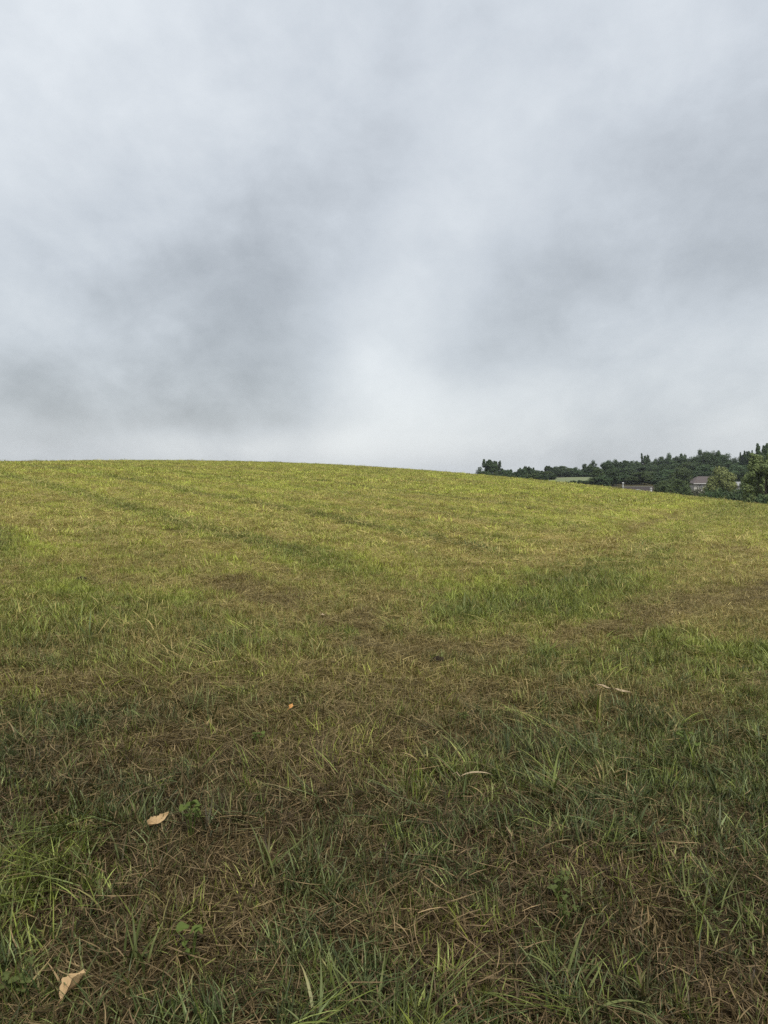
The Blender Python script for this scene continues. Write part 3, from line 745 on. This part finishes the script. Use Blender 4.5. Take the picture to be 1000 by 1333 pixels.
# pale house with a hipped roof
Y = 245.0; x, y = at(919, Y); zt = 1.6 + (YH - 620.0) / FPX * Y; ze = 1.6 + (YH - 629.2) / FPX * Y
g0 = min(ground(x - 6, y - 5), ground(x, y)); eave = ze - g0
hs = empty('house', (x, y, g0), 'pale cream house with a brown hipped roof among the trees', 'house', .12)
part('wall', box(-7, 7, -4, 4, -.6, eave - .15), WALL, hs)
rf = part('roof', roof_hip(-7.6, 7.6, -4.6, 4.6, eave, zt - ze, 4.4), ROOF, hs)
part('gutter', box(-7.6, 7.6, -4.74, -4.61, eave - .2, eave - .02), TRIM, hs)
for wx in (-4.6, -1.7, 2.0, 5.0): window(hs, wx, eave - 1.85, 1.1, 1.3, -4.03)
dr = part('door', box(.0, .95, -4.06, -3.98, max(eave - 4.2, 0), max(eave - 4.2, 0) + 2.05), TRIM, hs)
# long low building, only its roof shows over the crest
Y = 216.0; x, y = at(829.5, Y); zt = 1.6 + (YH - 633.6) / FPX * Y; zb = 1.6 + (YH - 639.5) / FPX * Y
g0 = ground(x, y); 
lb = empty('low_building', (x, y, g0), 'long low building, its dark brown roof just showing over the field crest', 'building', -.05)
ev = zb - g0
part('wall', box(-4.3, 4.3, -3, 3, -.6, ev - .1), WALL, lb)
part('roof', roof_gable(-4.7, 4.7, -3.5, 3.5, ev, zt - zb), ROOFD, lb)
part('ridge_cap', box(-4.7, 4.7, -.14, .14, zt - g0 - .03, zt - g0 + .09), ROOFP, lb)
# white shed in front of it
Y = 204.0; x, y = at(831.5, Y); zt = 1.6 + (YH - 636.6) / FPX * Y; g0 = ground(x, y); H_ = zt - g0
sh = empty('shed', (x, y, g0), 'small white shed in front of the long low dark roof', 'shed', .25)
part('wall', box(-.95, .95, -.8, .8, -.5, H_ - .5), WHITE, sh)
part('gable', ([(-.95, -.8, H_ - .5), (-.95, .8, H_ - .5), (.95, .8, H_ - .5), (.95, -.8, H_ - .5), (0, -.8, H_ - .06), (0, .8, H_ - .06)], [(0, 3, 4), (1, 5, 2), (0, 4, 5, 1), (3, 2, 5, 4), (0, 1, 2, 3)]), WHITE, sh)
part('roof', ([(-1.1, -.9, H_ - .5), (0, -.9, H_), (1.1, -.9, H_ - .5), (-1.1, .9, H_ - .5), (0, .9, H_), (1.1, .9, H_ - .5)], [(0, 1, 4, 3), (1, 2, 5, 4)]), ROOFP, sh)
# posts
def post(px, top, Y, r0, label, cap):
    x, y = at(px, Y); g = ground(x, y); h = 1.6 + (YH - top) / FPX * Y - g
    o = empty('post', (x, y, g), label, 'post')
    part('shaft', tube([(0, 0, -.4), (0, 0, h * .35), (0, 0, h - .5)], [r0 * 1.25, r0, r0 * .7], 8), WHITE, o)
    part('cap', tube([(0, 0, h - .52), (0, 0, h - .45), (0, 0, h - .18), (0, 0, h - .12), (0, 0, h)], [r0 * .7, cap, cap, cap * .5, .01], 8), WHITE, o)
post(811, 627.4, 212, .22, 'pale slender post with a knobbed top left of the long low roof', .36)
post(847.5, 634.6, 208, .30, 'short white post at the right end of the long low roof', .34)
# second roof half hidden by the trees
Y = 185.0; x, y = at(961, Y); zt = 1.6 + (YH - 627.0) / FPX * Y; g0 = ground(x, y); H_ = zt - g0
s2 = empty('house', (x, y, g0), 'half hidden house with a light grey roof right of the pale domed tree', 'house', -.1)
part('wall', box(-3.2, 3.2, -2.5, 2.5, -.6, H_ - 1.15), WALL, s2)
part('roof', roof_gable(-3.6, 3.6, -3, 3, H_ - 1.0, 1.0), ROOFP, s2)
window(s2, -1.4, H_ - 2.6, 1, 1.1, -2.53); window(s2, 1.4, H_ - 2.6, 1, 1.1, -2.53)

# ------------------------------------------------------------------ things lying and growing in the near grass
def leaf_mat(name, c0, c1, trans=.2):
    m, t = material(name); g = t.new('ShaderNodeTexCoord').outputs['Object']
    n = t.noise(90, 5, .7, g); n2 = t.noise(18, 3, .6, g)
    col = t.mix(t.math('MULTIPLY', t.math('ADD', n, n2), .5), c0 + (1,), c1 + (1,))
    leafy_output(t, col, .6, .12, trans); return m
DRYLEAF = leaf_mat('dry_leaf', (.20, .12, .055), (.62, .45, .24))
ORLEAF = leaf_mat('orange_leaf', (.36, .14, .04), (.62, .38, .14))
PALELEAF = leaf_mat('pale_leaf', (.26, .19, .11), (.52, .42, .28))
WEED = leaf_mat('weed_leaf', (.055, .080, .016), (.135, .175, .045), .3)
CLOVER = leaf_mat('clover_leaf', (.050, .066, .016), (.115, .135, .045), .3)
def leaf_sheet(L, W, curl, fold, seed, nu=16, nv=8, lobes=0.0):
    r = random.Random(seed); V = []; F = []; e1, e2, e3 = (r.uniform(0, 6) for _ in range(3))
    for i in range(nu + 1):
        u = i / nu; w = W * (math.sin(PI * u ** .8) ** .75) * (1 + lobes * (math.sin(u * 19 + e1) + 1.3 * math.sin(u * 31 + e2) + r.uniform(-.6, .6)))
        for j in range(nv + 1):
            v = j / nv * 2 - 1
            y = v * w * .5; z = fold * abs(y) + curl * ((u - .5) ** 2) * L + .10 * W * math.sin(7 * u + 3 * v + e3) + lobes * 1.6 * W * abs(v) ** 2 * math.sin(5 * u + e1) + r.uniform(-.02, .02) * W
            V.append(((u - .5) * L, y * math.cos(fold * .5), z))
    n = nv + 1
    for i in range(nu):
        for j in range(nv): F.append((i * n + j, i * n + j + 1, (i + 1) * n + j + 1, (i + 1) * n + j))
    return V, F
def fallen(x, y, z, L, W, rz, tilt, mat, label, seed, curl=.5, fold=.7, lobes=.06):
    o = link('fallen_leaf', mesh_py('fallen_leaf', leaf_sheet(L, W, curl, fold, seed, lobes=lobes), mat), smooth=True)
    o.location = (x, y, ground(x, y) + z); o.rotation_euler = (tilt[0], tilt[1], rz); tag(o, label, 'leaf')
    st = link('stalk', mesh_py('stalk', tube([(-L * .5, 0, curl * .25 * L), (-L * .6, .01, .0), (-L * .72, .012, -.01)], [.0022, .0018, .0012], 5), mat), None, o)
    return o
fallen(-.905, 2.70, .05, .095, .045, .75, (.35, -.25), DRYLEAF, 'curled tan dead leaf lying on the grass, above the broadleaf weed', 1)
fallen(-.865, 1.865, .05, .085, .052, 1.15, (-.35, -.35), DRYLEAF, 'tan dead leaf in the bottom left corner, half folded', 2, .3, .9)
fallen(-.54, 3.93, .055, .040, .028, 1.3, (.3, -.5), ORLEAF, 'small orange leaf bit lying alone in the grass', 3, .6, .8)
fallen(1.47, 4.52, .06, .085, .022, -.55, (.2, .15), PALELEAF, 'pale narrow dead leaf, left one of two in the green grass', 4, .2, .6, 0)
fallen(1.57, 4.45, .06, .10, .026, -.45, (.2, .1), PALELEAF, 'pale narrow dead leaf, right one of two in the green grass', 5, .2, .6, 0)
fallen(-.55, 6.11, .045, .035, .03, .4, (.3, .2), PALELEAF, 'pale scrap of leaf on the brown raked band', 6, .4, .5)
fallen(.43, 3.16, .09, .15, .012, -.1, (.1, -.1), PALELEAF, 'long tan dry blade lying over the grass clump in the middle', 7, -.5, .3, 0)

def clod(x, y, size, label, seed):
    r = random.Random(seed); bm = __import__('bmesh').new(); __import__('bmesh').ops.create_icosphere(bm, subdivisions=3, radius=size)
    for v in bm.verts:
        p = v.co / size; k = 1 + .35 * (float(fbm(np.array(p.x * 1.7 + seed), np.array(p.y * 1.7 + p.z * 2.3), seed)) - .5) * 2 + r.uniform(-.05, .05)
        v.co = Vector((p.x * k * 1.2, p.y * k * .9, p.z * k * .7)) * size
    me = bpy.data.meshes.new('soil_clod'); bm.to_mesh(me); bm.free()
    o = link('soil_clod', me, SOILM, smooth=True); o.location = (x, y, ground(x, y) + size * .35); tag(o, label, 'soil clod')
SOILM = simple('clod_soil', (.020, .015, .011), .95, .5, 40, .05, .8)
clod(-3.21, 7.23, .055, 'dark clod of soil at left where the hay begins', 3)
clod(.40, 5.02, .05, 'dark clod of soil in the brown raked band', 5)
def weed(x, y, n, size, kind, label, seed, rise=.10):
    r = random.Random(seed); o = empty('weed', (x, y, ground(x, y)), label, 'weed', r.uniform(0, 6))
    lm = mesh_py('leaf', leaf_sheet(1, .72 if kind == 'broad' else .85, -.25, .35, seed, 8, 4), WEED if kind == 'broad' else CLOVER)
    stems = []
    for k in range(n):
        a = k * 2.4 + r.uniform(-.4, .4); rad = size * r.uniform(.4, 1.5); h = rise * r.uniform(.6, 1.2)
        p = Vector((rad * math.cos(a), rad * math.sin(a), h))
        stems.append(tube([(0, 0, -.01), (p.x * .5, p.y * .5, h * .8), tuple(p)], [.002, .0016, .001], 5))
        for q in range(3 if kind == 'clover' else 1):
            lf = link('leaf', lm, None, o, True); s = size * r.uniform(.75, 1.15) * (.62 if kind == 'clover' else 1)
            aa = a + (q - 1) * 2.09
            lf.scale = (s, s, s); lf.location = p + Vector((math.cos(aa), math.sin(aa), 0)) * s * .5
            lf.rotation_euler = (r.uniform(-.4, .4), r.uniform(-.15, .45), aa)
    part('stem', join(stems), WEED, o)
WG = None
weed(-.76, 2.66, 8, .045, 'broad', 'bright green broadleaf weed below the curled tan leaf', 31, .13)
weed(-.58, 2.02, 6, .040, 'broad', 'small broadleaf weed near the bottom edge, right of the folded tan leaf', 32, .11)
weed(-1.02, 1.86, 9, .030, 'clover', 'patch of clover in the bottom left corner', 33, .08)
weed(.62, 2.38, 8, .026, 'clover', 'grey-green small-leaved weed beside the dry stalks in the lower middle', 35, .13)
weed(.60, 2.24, 8, .028, 'clover', 'leafy weed above the broad grass blades in the lower middle', 36, .12)
weed(1.62, 3.60, 5, .05, 'broad', 'pale broadleaf weed in the bright green patch at right', 37, .14)
weed(-.64, 3.50, 6, .035, 'broad', 'small yellow-green weed in the brown patch left of centre', 38, .09)
weed(.46, 3.9, 5, .03, 'clover', 'few clover leaves right of the brown centre patch', 39, .09)

def clump(x, y, n, L, w, lean, label, seed, az=None, spread=PI, tint=(.1, .8, .8, .3), rad=.05):
    me = blade_mesh('grass_clump', [blades(n, (L[0] * .8, L[1] * .8), (w[0] * .8, w[1] * .8), lean, (.2, 1.3), rad, 6, np.random.default_rng(seed), az, spread)])
    o = link('grass_clump', me); o.location = (x, y, ground(x, y)); tag(o, label, 'grass clump', 'grass clumps in the rough margin')
    me.materials.clear(); me.materials.append(CLUMP)
m, t = material('clump_blades'); b_ = t.sep(t.attr('blade').outputs['Color'])
cc = t.mix(b_[0], (.050, .064, .016, 1), (.165, .185, .065, 1)); leafy_output(t, cc, .55, .15, .22); CLUMP = m
clump(-1.05, 3.92, 55, (.14, .30), (.003, .006), (.05, .7), 'grey-green upright tuft beside the dark litter at left', 51, rad=.10)
clump(-1.72, 3.72, 40, (.14, .26), (.003, .006), (.05, .8), 'second grey-green tuft, further left by the photo edge', 52, rad=.10)
clump(.38, 3.28, 48, (.14, .28), (.004, .007), (.1, .9), 'thick green tuft under the long tan dry blade', 53, rad=.13)
clump(1.58, 3.52, 32, (.14, .27), (.006, .010), (.3, 1.1), 'bright broad-bladed green clump at right by the pale weed', 54, rad=.09)
clump(.58, 1.98, 22, (.16, .30), (.005, .010), (.4, 1.3), 'few long broad blades arching over brown litter in the lower middle', 55, rad=.08)
clump(-.40, 2.42, 9, (.18, .30), (.007, .011), (.2, .8), 'pair of broad pale blades left of the lower middle', 56, rad=.05)
clump(-.72, 1.98, 7, (.16, .26), (.007, .011), (.05, .5), 'upright broad blades just right of the folded tan leaf', 57, rad=.03)
clump(.0, 1.86, 30, (.16, .30), (.004, .008), (.3, 1.1), 'dense clump of arching blades at the bottom edge', 58, rad=.12)
clump(1.10, 2.30, 36, (.14, .26), (.004, .008), (.3, 1.2), 'arching green clump near the right edge, lower part', 59, rad=.12)
clump(1.0, 4.2, 18, (.16, .28), (.004, .007), (.05, .6), 'tall bright tuft standing up right of centre', 60, rad=.07)

# ------------------------------------------------------------------ air
hz = link('haze', mesh_py('haze', box(-1150, 1150, -1150, 1150, -7, 40)), None); hz['kind'] = 'stuff'
m, t = material('haze_air'); pv = t.new('ShaderNodeVolumePrincipled'); pv.inputs['Color'].default_value = (.86, .92, 1, 1)
pv.inputs['Density'].default_value = .00014; pv.inputs['Anisotropy'].default_value = .2
o = t.new('ShaderNodeOutputMaterial'); t.l.new(pv.outputs[0], o.inputs['Volume']); hz.data.materials.append(m)
